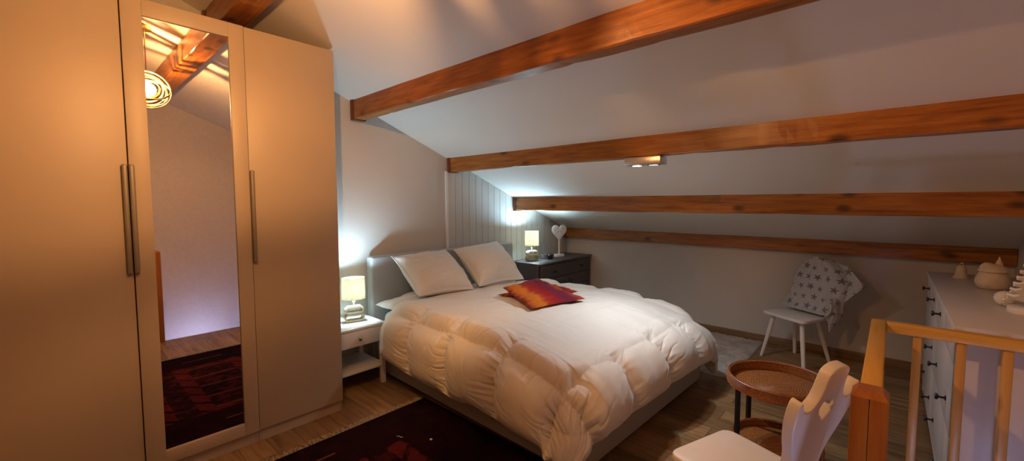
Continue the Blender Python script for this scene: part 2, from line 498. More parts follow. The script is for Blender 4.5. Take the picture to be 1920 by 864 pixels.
lo = [[b.verts.new((x, y, z)) for y, z in prof] for x in (-.12, XR + .12)]
hi = [[b.verts.new((x, y, z + T)) for y, z in prof] for x in (-.12, XR + .12)]
for i in range(2):
    b.faces.new((lo[0][i], lo[0][i + 1], lo[1][i + 1], lo[1][i])); b.faces.new((hi[0][i], hi[1][i], hi[1][i + 1], hi[0][i + 1]))
    for s in (0, 1): b.faces.new((lo[s][i], lo[s][i + 1], hi[s][i + 1], hi[s][i]))
for i in (0, 2): b.faces.new((lo[0][i], lo[1][i], hi[1][i], hi[0][i]))
struct(from_bm('ceiling', b, M['ceil']), 'white sloping plaster ceiling')
struct(boxo('baseboard_back', 0, XR, -.014, 0, 0, .072, M['skirt'], None, .002), 'wooden skirting along the knee wall')
struct(boxo('baseboard_left', 0, .014, -3.44, -1.30, 0, .072, M['skirt'], None, .002), 'wooden skirting behind the bed')
# tongue and groove panelling on the lower part of the bed-head wall
b = bmesh.new(); y = -2.055; w = .0925
while y < -.01:
    y1 = min(y + w, -.002); ym = (y + y1) / 2
    z1 = ceil(y1) - .003; z0 = ceil(y) - .003
    g = .0022
    vs = []
    for x in (0.0, .014):
        vs.append([b.verts.new((x, y + g, .0)), b.verts.new((x, y1 - g, .0)), b.verts.new((x, y1 - g, z1)), b.verts.new((x, y + g, z0 - .001))])
    A, B = vs
    b.faces.new(B); b.faces.new(A[::-1])
    for i in range(4): b.faces.new((A[i], A[(i + 1) % 4], B[(i + 1) % 4], B[i]))
    y = y1
o = from_bm('trim_1', b, M['panel']); struct(o, 'pale vertical tongue and groove boarding')
struct(boxo('trim_2', 0, .02, -2.085, -2.056, 0, 1.70, M['white'], None, .003), 'white vertical edge strip of the boarding')
# stairwell below the floor
struct(boxo('wall_stairwell', FE - .06, FE, -4.1, -1.0, -2.8, -.25, M['gable'], None, 0), 'stairwell side wall')
struct(boxo('wall_stairwell_end', FE, XR, -4.1, -4.0, -2.8, -.25, M['gable'], None, 0), 'stairwell end wall')
struct(boxo('floor_lower', FE - .06, XR + .1, -4.1, .1, -2.9, -2.8, M['floor'], None, 0), 'floor of the storey below')
st = thing('staircase', 'wooden stair treads going down beside the gable wall', 'stairs', (FE, -3.99, -.42))
for i in range(9):
    boxo('tread', .005, .60, (0 if i == 0 else .62 + .25 * (i - 1)), (.62 + .25 * i + .02 if i else .62), -.20 * i - .04, -.20 * i, M['newel'], st, .004)

# ------------------------------------------------------------------ beams
def beam(y0, y1, z0, label, seed):
    t = thing('ceiling_beam', label, 'beam', (0, 0, 0), 0, 'orange brown roof beams')
    x0, x1, n = .004, XR - .004, 90
    prof = []
    bv = .006
    yy0, yy1 = y0, y1; zt0, zt1 = ceil(y0) + .004, ceil(y1) + .004
    ring = [(yy0, zt0), (yy0, z0 + bv), (yy0 + bv, z0), (yy1 - bv, z0), (yy1, z0 + bv), (yy1, zt1)]
    ring = [(yy0, zt0), (yy0, (zt0 + z0) / 2 + .02)] + ring[1:-1] + [(yy1, (zt1 + z0) / 2)] + [(yy1, zt1)]
    xs = np.linspace(x0, x1, n)
    P = np.zeros((n, len(ring), 3))
    for k, (y, z) in enumerate(ring):
        top = k in (0, len(ring) - 1)
        P[:, k, 0] = xs
        P[:, k, 1] = y + (0.0015 * vn(xs * 9, k * 3.3, seed) + .002 * vn(xs * 2, k * 1.3, seed + 3))
        P[:, k, 2] = z + (0 if top else 1) * (.0022 * vn(xs * 6, k * .4, seed + 5) + .003 * vn(xs * 1.6, k * .2, seed + 8))
        if k in (2, 3, 4, 5):
            chip = np.clip(vn(xs * 11, k * 1.0, seed + 11) - .55, 0, 1) * .012
            P[:, k, 2] += chip
    me = bpy.data.meshes.new('beam_timber')
    b = bmesh.new()
    V = [[b.verts.new(P[i, k]) for k in range(len(ring))] for i in range(n)]
    m = len(ring)
    for i in range(n - 1):
        for k in range(m):
            b.faces.new((V[i][k], V[i + 1][k], V[i + 1][(k + 1) % m], V[i][(k + 1) % m]))
    b.faces.new(V[0]); b.faces.new(V[-1][::-1])
    o = from_bm('timber', b, M['beam'], t)
    e = .008
    b = bmesh.new()
    pts = [(y0 - e, ceil(y0 - e) - .001), (y0 - e, z0 - e), (y1 + e, z0 - e), (y1 + e, ceil(y1 + e) - .001)]
    A = [b.verts.new((.015, y, z)) for y, z in pts]; B = [b.verts.new((.055, y, z)) for y, z in pts]
    b.faces.new(A); b.faces.new(B[::-1])
    for i in range(4): b.faces.new((A[i], A[(i + 1) % 4], B[(i + 1) % 4], B[i]))
    from_bm('end_collar', b, M['collar'], t)
    return t
beam(-4.00, -3.875, 2.43, 'dark shaded roof beam above the wardrobes, highest of all', 1)
beam(-3.04, -2.94, 2.062, 'thick glowing orange beam nearest above the bed, second highest', 2)
beam(-2.056, -1.96, 1.692, 'knotty orange beam carrying the small twin spotlight', 3)
beam(-1.092, -1.0, 1.300, 'straight orange beam just below the spotlight beam', 4)
beam(-.085, -.004, .925, 'lowest reddish brown beam along the top of the knee wall', 5)

# ------------------------------------------------------------------ wardrobes
XW = .60
def wdoor(t, y0, y1, hy, mirror=False, hright=False):
    """door in wardrobe coords (x to the room)"""
    z0, z1 = .075, 2.352
    if not mirror:
        d = boxo('door', XW - .02, XW, y0 + .0015, y1 - .0015, z0, z1, M['wardrobe'], t, .0015)
    else:
        g = (-4.371, -4.022, .142, 2.275)
        b = bmesh.new()
        box(b, XW - .02, XW - .008, y0 + .0015, y1 - .0015, z0, z1)
        box(b, XW - .009, XW + .008, y0 + .0015, g[0], z0, z1, .0015)
        box(b, XW - .009, XW + .008, g[1], y1 - .0015, z0, z1, .0015)
        box(b, XW - .009, XW + .008, g[0], g[1], z0, g[2], .0015)
        box(b, XW - .009, XW + .008, g[0], g[1], g[3], z1, .0015)
        d = from_bm('door', b, M['wardrobe'], t); autosmooth(d)
        o = boxo('mirror', XW - .0075, XW - .003, g[0] + .001, g[1] - .001, g[2] + .001, g[3] - .001, M['mirror'], d, 0)
        tag(o, 'tall mirror pane')
    xs = XW + (.008 if mirror else 0)
    b = bmesh.new()
    box(b, xs - .001, xs + .022, hy - .0105, hy + .0105, 1.055, 1.573, .0075, 3)
    h = from_bm('handle', b, M['handle'], d); autosmooth(h)
    tag(h, 'long slim grey metal handle')
    return d
def wardrobe(label, y0, y1, doors):
    t = thing('wardrobe', label, 'wardrobe', (0, 0, 0))
    xb = .03
    for s in ((y0, y0 + .018), (y1 - .018, y1)):
        boxo('side_panel', xb, XW - .021, s[0], s[1], 0, 2.352, M['wardrobe'], t, .001)
    boxo('top_panel', xb, XW - .021, y0 + .018, y1 - .018, 2.33, 2.352, M['wardrobe'], t, 0)
    boxo('back_panel', xb, xb + .01, y0 + .018, y1 - .018, .07, 2.33, M['wardrobe'], t, 0)
    boxo('bottom_panel', xb + .01, XW - .021, y0 + .018, y1 - .018, .06, .078, M['wardrobe'], t, 0)
    boxo('plinth', XW - .035, XW - .021, y0 + .018, y1 - .018, 0, .06, M['wardrobe'], t, 0)
    for d in doors: wdoor(t, *d)
    return t
wardrobe('tall double wardrobe with one plain door and one mirror door', -4.951, -3.9495, [(-4.951, -4.450, -4.464, False), (-4.449, -3.9495, -4.440, True)])
wardrobe('tall narrow cream wardrobe with one plain door, next to the bedside table', -3.9485, -3.4485, [(-3.9485, -3.4485, -3.937, False)])

# ------------------------------------------------------------------ bed
BA = math.radians(-1.7)
BO = Vector((.06, -2.115, 0))
bed = thing('bed', 'double box bed with grey upholstered headboard', 'bed', BO, BA)
bm = bmesh.new(); box(bm, .10, 2.13, -.822, .822, .015, .345, .014, 3)
autosmooth(from_bm('base', bm, M['bedbase'], bed))
bm = bmesh.new(); box(bm, .0, .095, -.84, .84, .015, .945, .018, 4)
autosmooth(from_bm('headboard', bm, M['headboard'], bed))
for x in (1.50, .55):
    bm = bmesh.new(); box(bm, x, x + .035, -.829, -.8205, .10, .33, .003)
    tag(from_bm('pull_strap', bm, M['black'], bed), 'black pull strap')
for x in (.2, 2.0):
    for y in (-.72, .72): boxo('foot', x - .03, x + .03, y - .03, y + .03, 0, .0165, M['black'], bed, 0)
mt = thing('mattress', 'white sheeted mattress between the box bed and the down duvet', 'mattress', BO, BA)
bm = bmesh.new(); box(bm, .10, 2.03, -.76, .76, .346, .485, .06, 5)
autosmooth(from_bm('mattress_body', bm, M['sheet'], mt), 60)

# ---- duvet: a quilted rectangle draped over the rounded bed
def duvet():
    n, m = 520, 560
    S0, S1, Tn = .44, 2.10, .80
    ovf, ovs = .33, .48
    rr = .22
    s = np.linspace(S0, S1 + ovf, n); t = np.linspace(-(Tn + ovs), Tn + ovs - .02, m)
    Sg, Tg = np.meshgrid(s, t, indexing='ij')
    # irregular hem and head edge
    hem = .0 * vn(Sg * 3, Tg * 0 + 4, 2)
    def drape(Sg, Tg, off):
        cs, ct = S1 - .10, Tn - .07
        es = np.maximum(Sg - cs, 0); et = np.maximum(np.abs(Tg) - ct, 0)
        d = np.sqrt(es ** 2 + et ** 2) + 1e-9
        sg = np.sign(Tg)
        ns, nt_ = es / d, et / d * sg
        # direction of each corner's cone, folds across it
        phi = np.arctan2(et, es)
        corner = np.clip(np.minimum(es, et) / .12, 0, 1)
        a = np.clip(d / rr, 0, PI / 2)
        h = rr * np.sin(a); v = rr * (1 - np.cos(a))
        rest = np.maximum(d - rr * PI / 2, 0)
        v = v + rest
        h = h + rest * .02
        fold = np.cos(phi * 2 * 4.5 + 3.2 * vn(phi * 2, d * 2, 3)) * .7 + np.cos(phi * 17 + 2 + 2 * vn(phi * 4, d * 3, 5)) * .3
        cap = np.clip(rest / .3, 0, 1)
        h = h + corner * cap * (.05 + .045 * fold)
        zt = .622
        # crown of the bed top, dropping softly to the head and the edges
        crown = .02 * np.cos(np.clip(Sg - 1.3, -1.2, 1) * 1.2) - .015
        x = np.minimum(Sg, cs) + ns * h; y = np.clip(Tg, -ct, ct) + nt_ * h
        z = zt + crown - v
        nx, ny, nz = ns * np.sin(a), nt_ * np.sin(a), np.cos(a)
        z = z - .10 * np.clip((Sg - 1.45) / .65, 0, 1) ** 2 * np.clip(1 - rest / .25, 0, 1) - .045 * np.clip((Tg - .1) / .7, 0, 1) ** 2
        return x, y, z, nx, ny, nz, rest, corner, d
    x, y, z, nx, ny, nz, rest, corner, d = drape(Sg, Tg, 0)
    # baffle boxes
    a_s, a_t = .435, .455
    us = (Sg - .79 + .012 * vn(Tg * 5, Sg * 2, 7)) / a_s; ut = (Tg + .010 * vn(Sg * 5, Tg * 2, 9)) / a_t
    ds = np.abs(us - np.round(us)) * a_s; dt = np.abs(ut - np.round(ut)) * a_t     # metres to the seams
    hangs = np.clip(d / .10, 0, 1)
    pf = lambda q, w: 1 - np.exp(-(q / w) ** 1.2)
    side_s = np.clip(np.maximum(np.abs(Tg) - Tn + .1, 0) / .1, 0, 1); side_f = np.clip((Sg - S1 + .1) / .1, 0, 1)
    puff = (1 - (1 - pf(ds, .055)) * (.35 + .65 * side_s)) * (1 - (1 - pf(dt, .045)) * (.28 + .62 * np.maximum(side_f, side_s)))
    amp = .016 + .048 * hangs
    P = puff * amp
    seam_id_s = np.round(us); seam_id_t = np.round(ut)
    # puckers: ripples running off the seams
    ridge = lambda q: (1 - np.abs(q) * 2.2)
    wob = .9 * vn(Sg * 6, Tg * 6, 4)
    pk1 = ridge(vn(Tg * 30 + wob + ds * 8 * np.sign(us - np.round(us)), seam_id_s * 5.7 + Sg * 2.5, 11)) * np.exp(-(ds / .075) ** 1.1) * side_s
    pk1b = vn(Tg * 62 + wob, seam_id_s * 3.1 + Sg * 5, 12) * np.exp(-(ds / .04)) * side_s
    pk2 = ridge(vn(Sg * 30 + wob + dt * 8 * np.sign(ut - np.round(ut)), seam_id_t * 4.3 + Tg * 2.5, 13)) * np.exp(-(dt / .07) ** 1.1) * side_f
    pk2b = vn(Sg * 60 + wob, seam_id_t * 3.7 + Tg * 5, 14) * np.exp(-(dt / .04)) * side_f
    pk3 = ridge(vn(Sg * 26 + wob, seam_id_t * 6.1 + Tg * 4, 16)) * np.exp(-(dt / .06) ** 1.2) * side_s * (1 - side_f)
    sharp = lambda q, w: np.exp(-np.abs(q) / w)
    cr1 = sharp(vn(Tg * 17 + wob * .8 + ds * 7 * np.sign(us - np.round(us)), seam_id_s * 5.7 + Sg * 4, 31), .10) * np.exp(-(ds / .085) ** 1.3) * side_s
    cr2 = sharp(vn(Sg * 17 + wob * .8 + dt * 9 * np.sign(ut - np.round(ut)), seam_id_t * 4.3 + Tg * 4, 33), .10) * np.exp(-(dt / .10) ** 1.3) * side_f
    cr3 = sharp(vn(Sg * 15 + wob, seam_id_t * 6.1 + Tg * 3, 35), .10) * np.exp(-(dt / .09) ** 1.3) * side_s * (1 - side_f)
    P = P + (.006 * pk1 + .005 * pk1b + .007 * pk2 + .006 * pk2b + .004 * pk3) - .012 * cr1 - .015 * cr2 - .010 * cr3
    P = P + .0022 * (vn(Tg * 28, Sg * 5, 18) + vn(Sg * 24, Tg * 6, 20)) * (1 - hangs)
    # long soft drapery folds hanging from the edge
    along = np.where(np.abs(Tg) > Tn - .02, Sg, Tg)
    P = P + hangs * .010 * vn(along * 8, d * 1.5, 15) + hangs * .004 * vn(along * 20, d * 2, 17)
    P = P + .010 * vn(Sg * 3.2, Tg * 3.2, 19) + .003 * vn(Sg * 9 + Tg * 5, Tg * 8, 21)
    rim = np.minimum.reduce([(Sg - S0), (S1 + ovf - Sg), (Tg + Tn + ovs), (Tn + ovs - .02 - Tg)])
    fo = 1 - np.exp(-(np.maximum(rim, 0) / .045))
    P = P * fo
    out = np.stack([x + nx * P, y + ny * P, z + nz * P], -1)
    inner = .045 * fo
    headlift = 0
    Q = np.stack([x - nx * inner, y - ny * inner, z - nz * inner], -1)
    for A in (out, Q):
        # keep clear of the floor, spread instead
        low = np.maximum(.035 - A[..., 2], 0)
        A[..., 2] += low * .97
        # hem scallops
        A[..., 2] += np.where(rest > 0, 1, 0) * (.018 * vn(along * 6, 0, 23)) * np.clip(rest / .3, 0, 1)
    # hem dips at the head end as the duvet turns over the side
    k = np.clip((.80 - Sg) / .36, 0, 1) ** 1.5 * np.clip(rest / .2, 0, 1)
    for A in (out, Q): A[..., 2] += k * .05; A[..., 1] -= np.sign(Tg) * k * .0
    return grid_mesh('duvet', out, M['duvet'], None, Q)
dv = duvet()
dv.location = BO; dv.rotation_euler = (0, 0, BA)
tag(dv, 'large puffy white down duvet draped over the double bed', 'duvet')

# ---- pillows from four corners
def pillow(name, TL, TR, BR, BL, thick, mat, label, cat, seed=1, N=60, group=None, pinch=.06, bulge=1.0, sag=0, piping=None):
    TL, TR, BR, BL = [np.array(q, float) for q in (TL, TR, BR, BL)]
    u = np.linspace(-1, 1, N); v = np.linspace(-1, 1, N)
    # denser rows near the rim
    u = np.sign(u) * np.abs(u) ** .8; v = np.sign(v) * np.abs(v) ** .8
    Ug, Vg = np.meshgrid(u, v, indexing='ij')
    # concave edges
    pu = Ug * (1 - pinch * (1 - Vg ** 2)) ; pv = Vg * (1 - pinch * (1 - Ug ** 2))
    a = (pu + 1) / 2; c = (pv + 1) / 2
    base = (TL[None, None] * ((1 - a) * c)[..., None] + TR * (a * c)[..., None] + BR * (a * (1 - c))[..., None] + BL * ((1 - a) * (1 - c))[..., None])
    nrm = np.cross(TR - TL, TL - BL); nrm /= np.linalg.norm(nrm)
    prof = (np.clip(1 - np.abs(Ug) ** 2.4, 0, 1) ** .55) * (np.clip(1 - np.abs(Vg) ** 2.4, 0, 1) ** .55)
    prof = prof * (1 + sag * (-Vg) * .3)
    rr = np.sqrt(Ug ** 2 + Vg ** 2)
    ang = np.arctan2(Vg, Ug)
    wr = .014 * vn(Ug * 2.3, Vg * 2.3, seed) + .006 * vn(Ug * 5 + 2 * vn(Ug * 2, Vg * 2, seed + 2), Vg * 9, seed + 4)
    edge = np.clip((np.maximum(np.abs(Ug), np.abs(Vg)) - .45) / .5, 0, 1)
    wr = wr + edge * .006 * vn(ang * 9, rr * 1.5, seed + 6)
    W = np.clip(prof, 0, 1)
    th = thick / 2
    P = base + nrm * ((W * th + wr * W ** .5 * 1.0))[..., None]
    Q = base - nrm * ((W * th - wr * W ** .5 * .5))[..., None]
    o = grid_mesh(name, P, mat, None, Q, True, np.stack([(Ug + 1) / 2, (Vg + 1) / 2], -1))
    tag(o, label, cat, group)
    if piping:
        loop = [P[i, 0] for i in range(0, N, 3)] + [P[-1, j] for j in range(0, N, 3)] + [P[i, -1] for i in range(N - 1, -1, -3)] + [P[0, j] for j in range(N - 1, -1, -3)]
        b = bmesh.new(); tube(b, [tuple(q) for q in loop], .003, 6, True)
        from_bm('piping', b, mat, o, True)
    return o
pillow('square_pillow', (.27, -2.86, .955), (.22, -2.26, .955), (.62, -2.28, .645), (.56, -2.80, .66), .29, M['pillow'],
       'cream square pillow leaning on the headboard, nearer the bedside table', 'pillow', 3, group='cream square pillows', sag=.6, piping=True, pinch=.09)
pillow('square_pillow', (.27, -2.21, .955), (.24, -1.60, .99), (.66, -1.66, .65), (.63, -2.22, .66), .29, M['pillow'],
       'cream square pillow leaning on the headboard, nearer the dark chest', 'pillow', 9, group='cream square pillows', sag=.6, piping=True, pinch=.09)
pillow('flat_pillow', (.19, -2.97, .565), (.19, -2.25, .565), (.49, -2.26, .565), (.49, -2.98, .57), .13, M['sheet'],
       'flat white sleeping pillow tucked under the duvet edge beside the bedside lamp', 'pillow', 14)
pillow('flat_pillow', (.19, -2.16, .555), (.19, -1.44, .555), (.485, -1.46, .555), (.485, -2.17, .555), .09, M['sheet'],
       'flat white sleeping pillow mostly hidden on the far half of the bed', 'pillow', 15)
pillow('cushion', (.96, -2.34, .655), (1.06, -1.74, .665), (1.40, -1.84, .665), (1.42, -2.32, .655), .05, M['cushion'],
       'lower orange red cushion peeking out beneath the top one', 'cushion', 21, group='striped red cushions', pinch=.04)
pillow('cushion', (1.04, -2.36, .725), (.95, -1.82, .715), (1.60, -2.05, .67), (1.47, -2.54, .665), .065, M['cushion'],
       'top red orange and purple striped cushion lying on the duvet', 'cushion', 24, group='striped red cushions', pinch=.04)

# ------------------------------------------------------------------ bedside table
nt = thing('bedside_table', 'white bedside table with drawer and low shelf beside the wardrobe', 'bedside table', (.022, -3.435, 0))
W_, D_, H_ = .43, .385, .475
boxo('top', 0, D_, 0, W_, H_ - .018, H_, M['white'], nt, .003)
for x in (.005, D_ - .04):
    for y in (.004, W_ - .039): boxo('leg', x, x + .035, y, y + .035, 0, H_ - .0185, M['white'], nt, .002)
bm = bmesh.new()
box(bm, .005, D_ - .04, .010, .022, H_ - .14, H_ - .0185); box(bm, .005, D_ - .04, W_ - .022, W_ - .010, H_ - .14, H_ - .0185)
box(bm, .005, .017, .0395, W_ - .0395, H_ - .14, H_ - .0185)
from_bm('side_rails', bm, M['white'], nt)
dr = boxo('drawer', D_ - .022, D_ - .004, .0395, W_ - .0395, H_ - .138, H_ - .022, M['white'], nt, .002)
b = bmesh.new(); lathe(b, [(.006, 0), (.006, .010), (.015, .014), (.017, .020), (.014, .026), (.004, .029), (0, .0295)], 20, Matrix.Translation((D_ - .004, W_ / 2, H_ - .08)) @ Matrix.Rotation(PI / 2, 4, 'Y'))
tag(autosmooth(from_bm('knob', b, M['chrome'], dr)), 'small round metal knob')
boxo('shelf', .006, D_ - .006, .006, W_ - .006, .135, .150, M['white'], nt, .002)

# ------------------------------------------------------------------ table lamps
def table_lamp(label, loc, rz, h=.335):
    t = thing('table_lamp', label, 'lamp', loc, rz, 'linen table lamps')
    # base: two stacked loops of wood
    def stad(cx, cz, w, hh, r, n=10):
        pts = []
        for k in range(n + 1): a = -PI / 2 + PI * k / n; pts.append((cx + w / 2 - r + r * math.cos(a), cz + r * math.sin(a) * hh / (2 * r)))
        for k in range(n + 1): a = PI / 2 + PI * k / n; pts.append((cx - w / 2 + r + r * math.cos(a), cz + r * math.sin(a) * hh / (2 * r)))
        return pts
    Mx = frame((0, 0, 0), (1, 0, 0), (0, 0, 1))
    for cz, w, hh in ((.034, .150, .060), (.090, .140, .050)):
        plate('base_loop', [stad(0, cz, w, hh, hh / 2), stad(0, cz, w - .026, hh - .026, (hh - .026) / 2)], .062, M['goldwood'] if cz < .05 else M['ceramic'], t, Mx, .003)
    boxo('base_cap', -.05, .05, -.03, .03, .1155, .121, M['ceramic'], t, .002)
    b = bmesh.new(); lathe(b, [(0, .1215), (.006, .1215), (.006, .150), (.016, .152), (.016, .185), (.010, .19), (0, .19)], 16)
    from_bm('stem', b, M['chrome'], t, True)
    b = bmesh.new(); lathe(b, [(0, .191), (.008, .193), (.014, .205), (.022, .225), (.022, .240), (.012, .256), (0, .26)], 20)
    bl = from_bm('bulb', b, M['bulb_cool'], t, True); tag(bl, 'glowing bulb')
    r = .078; z0, z1 = .175, .175 + .165
    sx = 1.12
    b = bmesh.new()
    lathe(b, [(r * .97, z0), (r, z0 + .002), (r * .97, z1), (r * .97 - .0015, z1), (r - .0015, z0 + .002), (r * .97 - .002, z0)], 48, Matrix.Diagonal((sx, .8, 1, 1)))
    from_bm('lamp_shade', b, M['shade'], t, True)
    b = bmesh.new()
    for k in range(3):
        a = 2 * PI * k / 3
        tube(b, [(0.014 * math.cos(a), .014 * math.sin(a), .18), (r * .965 * sx * math.cos(a), r * .965 * .8 * math.sin(a), z1 - .012)], .001, 5)
    from_bm('shade_spider', b, M['chrome'], t)
    L = bpy.data.lights.new('bulb_light', 'POINT'); L.color = COOL; L.energy = LAMP_E; L.shadow_soft_size = .025
    lo = bpy.data.objects.new('bulb_light', L); COL.objects.link(lo); lo.parent = t; lo.location = (0, 0, .300)
    return t
LAMP_E = 25.0
table_lamp('linen lamp glowing on the white bedside table', (.22, -3.165, .476), math.radians(75))
table_lamp('linen lamp glowing on the dark chest of drawers', (.24, -1.03, .7215), math.radians(75))

# ------------------------------------------------------------------ dark chest of drawers
CW, CD, CH = 1.14, .40, .72
ch = thing('chest_of_drawers', 'black brown chest with round knobs, standing beyond the bed under the slope', 'chest of drawers', (.075, -1.205, 0), math.radians(2.8))
CM = M['chestdark']
boxo('top', 0, CD + .012, -.0, CW, CH - .022, CH, CM, ch, .003)
for y in (.006, CW - .026): boxo('side_panel', 0, CD - .02, y, y + .02, .0, CH - .0225, CM, ch, .002)
boxo('back_panel', 0, .008, .027, CW - .027, .04, CH - .0225, CM, ch, 0)
boxo('plinth', CD - .045, CD - .03, .027, CW - .027, 0, .05, CM, ch, 0)
boxo('inner_frame', .01, CD - .022, .0265, CW - .0265, .051, CH - .023, M['black'], ch, 0)
def front(name, y0, y1, z0, z1, knobs, parent, inset=True):
    bm = bmesh.new()
    box(bm, CD - .018, CD - .002, y0, y1, z0, z1, .0015)
    if inset:
        f = .045
        for a in ((y0, y0 + f, z0, z1), (y1 - f, y1, z0, z1), (y0 + f, y1 - f, z0, z0 + f), (y0 + f, y1 - f, z1 - f, z1)):
            box(bm, CD - .003, CD + .004, *a, .001)
    d = from_bm(name, bm, CM, parent); autosmooth(d)
    for ky, kz in knobs:
        b = bmesh.new(); lathe(b, [(.007, 0), (.007, .012), (.015, .016), (.017, .023), (.012, .029), (0, .031)], 18, Matrix.Translation((CD - .002 + (.006 if inset else 0), ky, kz)) @ Matrix.Rotation(PI / 2, 4, 'Y'))
        autosmooth(from_bm('knob', b, M['black'], d))
front('drawer', .03, CW - .03, .535, CH - .03, [(.30, .61), (.88, .61)], ch, False)
front('door', .03, CW / 2 - .002, .055, .530, [(CW / 2 - .05, .45)], ch)
front('drawer', CW / 2 + .002, CW - .03, .40, .530, [(CW / 2 + .06, .462)], ch, False)
front('drawer', CW / 2 + .002, CW - .03, .23, .396, [(CW / 2 + .06, .31)], ch, False)
front('drawer', CW / 2 + .002, CW - .03, .055, .226, [(CW / 2 + .06, .14)], ch, False)

# things on it
def heart(s, n=60):
    out = []
    for k in range(n):
        a = 2 * PI * k / n
        x = 16 * math.sin(a) ** 3; y = 13 * math.cos(a) - 5 * math.cos(2 * a) - 2 * math.cos(3 * a) - math.cos(4 * a)
        out.append((x / 17 * s, (y + 2.5) / 17 * s))
    return out
hz = thing('heart_ornament', 'white heart cut-out on a tall stand on the dark chest', 'ornament', (.24, -.50, .7215), math.radians(74))
holes = []
hs = heart(.088, 60)
def ring_cuts(scale, wid, segs, tot=60):
    H = heart(1, 240); o = []
    for a0, a1 in segs:
        i0, i1 = int(a0 * 240), int(a1 * 240)
        ou = [(H[i % 240][0] * (scale + wid), H[i % 240][1] * (scale + wid)) for i in range(i0, i1, 3)]
        inn = [(H[i % 240][0] * (scale - wid), H[i % 240][1] * (scale - wid)) for i in range(i0, i1, 3)]
        o.append(ou + inn[::-1])
    return o
holes = ring_cuts(.066, .0048, [(.06, .14), (.16, .26), (.28, .42), (.44, .485), (.515, .56), (.58, .72), (.74, .84), (.86, .94)])
holes += ring_cuts(.030, .005, [(.08, .3), (.36, .48), (.52, .64), (.7, .92)])
Mh = frame((0, 0, .290), (1, 0, 0), (0, 0, 1))
plate('heart', [heart(.118)] + holes, .016, M['white'], hz, Mh, .002)
b = bmesh.new(); box(b, -.006, .006, -.006, .006, .0325, .195, .001); from_bm('stem', b, M['white'], hz)
boxo('base', -.062, .062, -.028, .028, 0, .032, M['white'], hz, .003)

cup = thing('candle_jar', 'small black glass candle jar on the dark chest', 'candle holder', (.30, -.765, .7215))
b = bmesh.new(); lathe(b, [(0, 0), (.028, 0), (.034, .006), (.036, .04), (.034, .062), (.031, .062), (.032, .04), (.030, .010), (0, .008)], 28)
from_bm('jar', b, M['glass_black'], cup, True)
b = bmesh.new(); lathe(b, [(0, .0095), (.029, .0105), (.030, .03), (0, .032)], 24); tag(from_bm('wax', b, M['white'], cup), 'pale candle wax')
cup2 = thing('tealight_glass', 'small clear tealight glass beside the black candle jar', 'candle holder', (.22, -.79, .7215))
b = bmesh.new(); lathe(b, [(0, 0), (.026, 0), (.030, .004), (.033, .052), (.031, .052), (.027, .007), (0, .006)], 24)
from_bm('glass', b, M['glass'], cup2, True)
b = bmesh.new(); lathe(b, [(0, .0075), (.0225, .0078), (.024, .03), (0, .032)], 24); from_bm('wax', b, M['white'], cup2)

# ------------------------------------------------------------------ rugs
bm = bmesh.new()
RX0, RX1, RY0, RY1 = .865, 2.60, -4.62, -2.985
RC = ((RX0 + RX1) / 2, -3.86)
box(bm, RX0 - RC[0], RX1 - RC[0], RY0 - RC[1], RY1 - RC[1], 0.0005, .011, .003)
rg = thing('patterned_rug', 'dark maroon patterned rug with a fringed end between wardrobe and bed', 'rug', (RC[0], RC[1], 0))
autosmooth(from_bm('pile', bm, M['rug'], rg))
b = bmesh.new()
for xe, sg in ((RX0 - RC[0], -1), (RX1 - RC[0], 1)):
    y = RY0 - RC[1] + .004
    while y < RY1 - RC[1] - .003:
        L = random.uniform(.04, .07); a = random.uniform(-.4, .4)
        p0 = Vector((xe - sg * .004, y, .006)); p1 = p0 + Vector((sg * L * .5, L * .5 * math.sin(a), 0)); p2 = p0 + Vector((sg * L, L * math.sin(a * 1.7), -.003))
        tube(b, [p0, p1, p2], [.0028, .003, .0022], 5)
        y += random.uniform(.004, .0075)
tag(from_bm('fringe', b, M['fringe'], rg), 'grey beige fringe threads', kind='stuff')

N_ = 130
xs = np.linspace(.75, 2.385, N_); ys = np.linspace(-1.195, -.03, N_)
Xg, Yg = np.meshgrid(xs, ys, indexing='ij')
edge = np.minimum.reduce([Xg - .75, 2.385 - Xg, Yg + 1.195, -.03 - Yg])
Z = .012 + .007 * vn(Xg * 55, Yg * 55, 31) + .005 * vn(Xg * 25, Yg * 25, 33)
Z = np.maximum(Z, .006) * (1 - np.exp(-np.maximum(edge, 0) / .008)) + .002
o = grid_mesh('shaggy_rug', np.stack([Xg + .004 * vn(Yg * 40, 0, 3), Yg, Z], -1), M['shag'], None, np.stack([Xg, Yg, Z * 0 + .0005], -1))
tag(o, 'pale shaggy rug on the floor between the bed and the knee wall', 'rug')
for i, (x, y, l) in enumerate(((1.157, -3.395, .02), (1.334, -3.28, .008))):
    b = bmesh.new()
    if i == 0: tube(b, [(0, 0, 0), (.012, .008, .002), (.026, .010, 0), (.034, .018, .001)], .0016, 5)
    else:
        bmesh.ops.create_icosphere(b, subdivisions=2, radius=.008)
        for v in b.verts: v.co *= 1 + .35 * random.uniform(-1, 1); v.co.z *= .5
    o = from_bm('lint_scrap', b, M['white'], None, True); o.location = (x, y, .0145)
    tag(o, ['thin white thread lying on the maroon rug', 'tiny crumpled white crumb lying on the maroon rug'][i], 'lint')

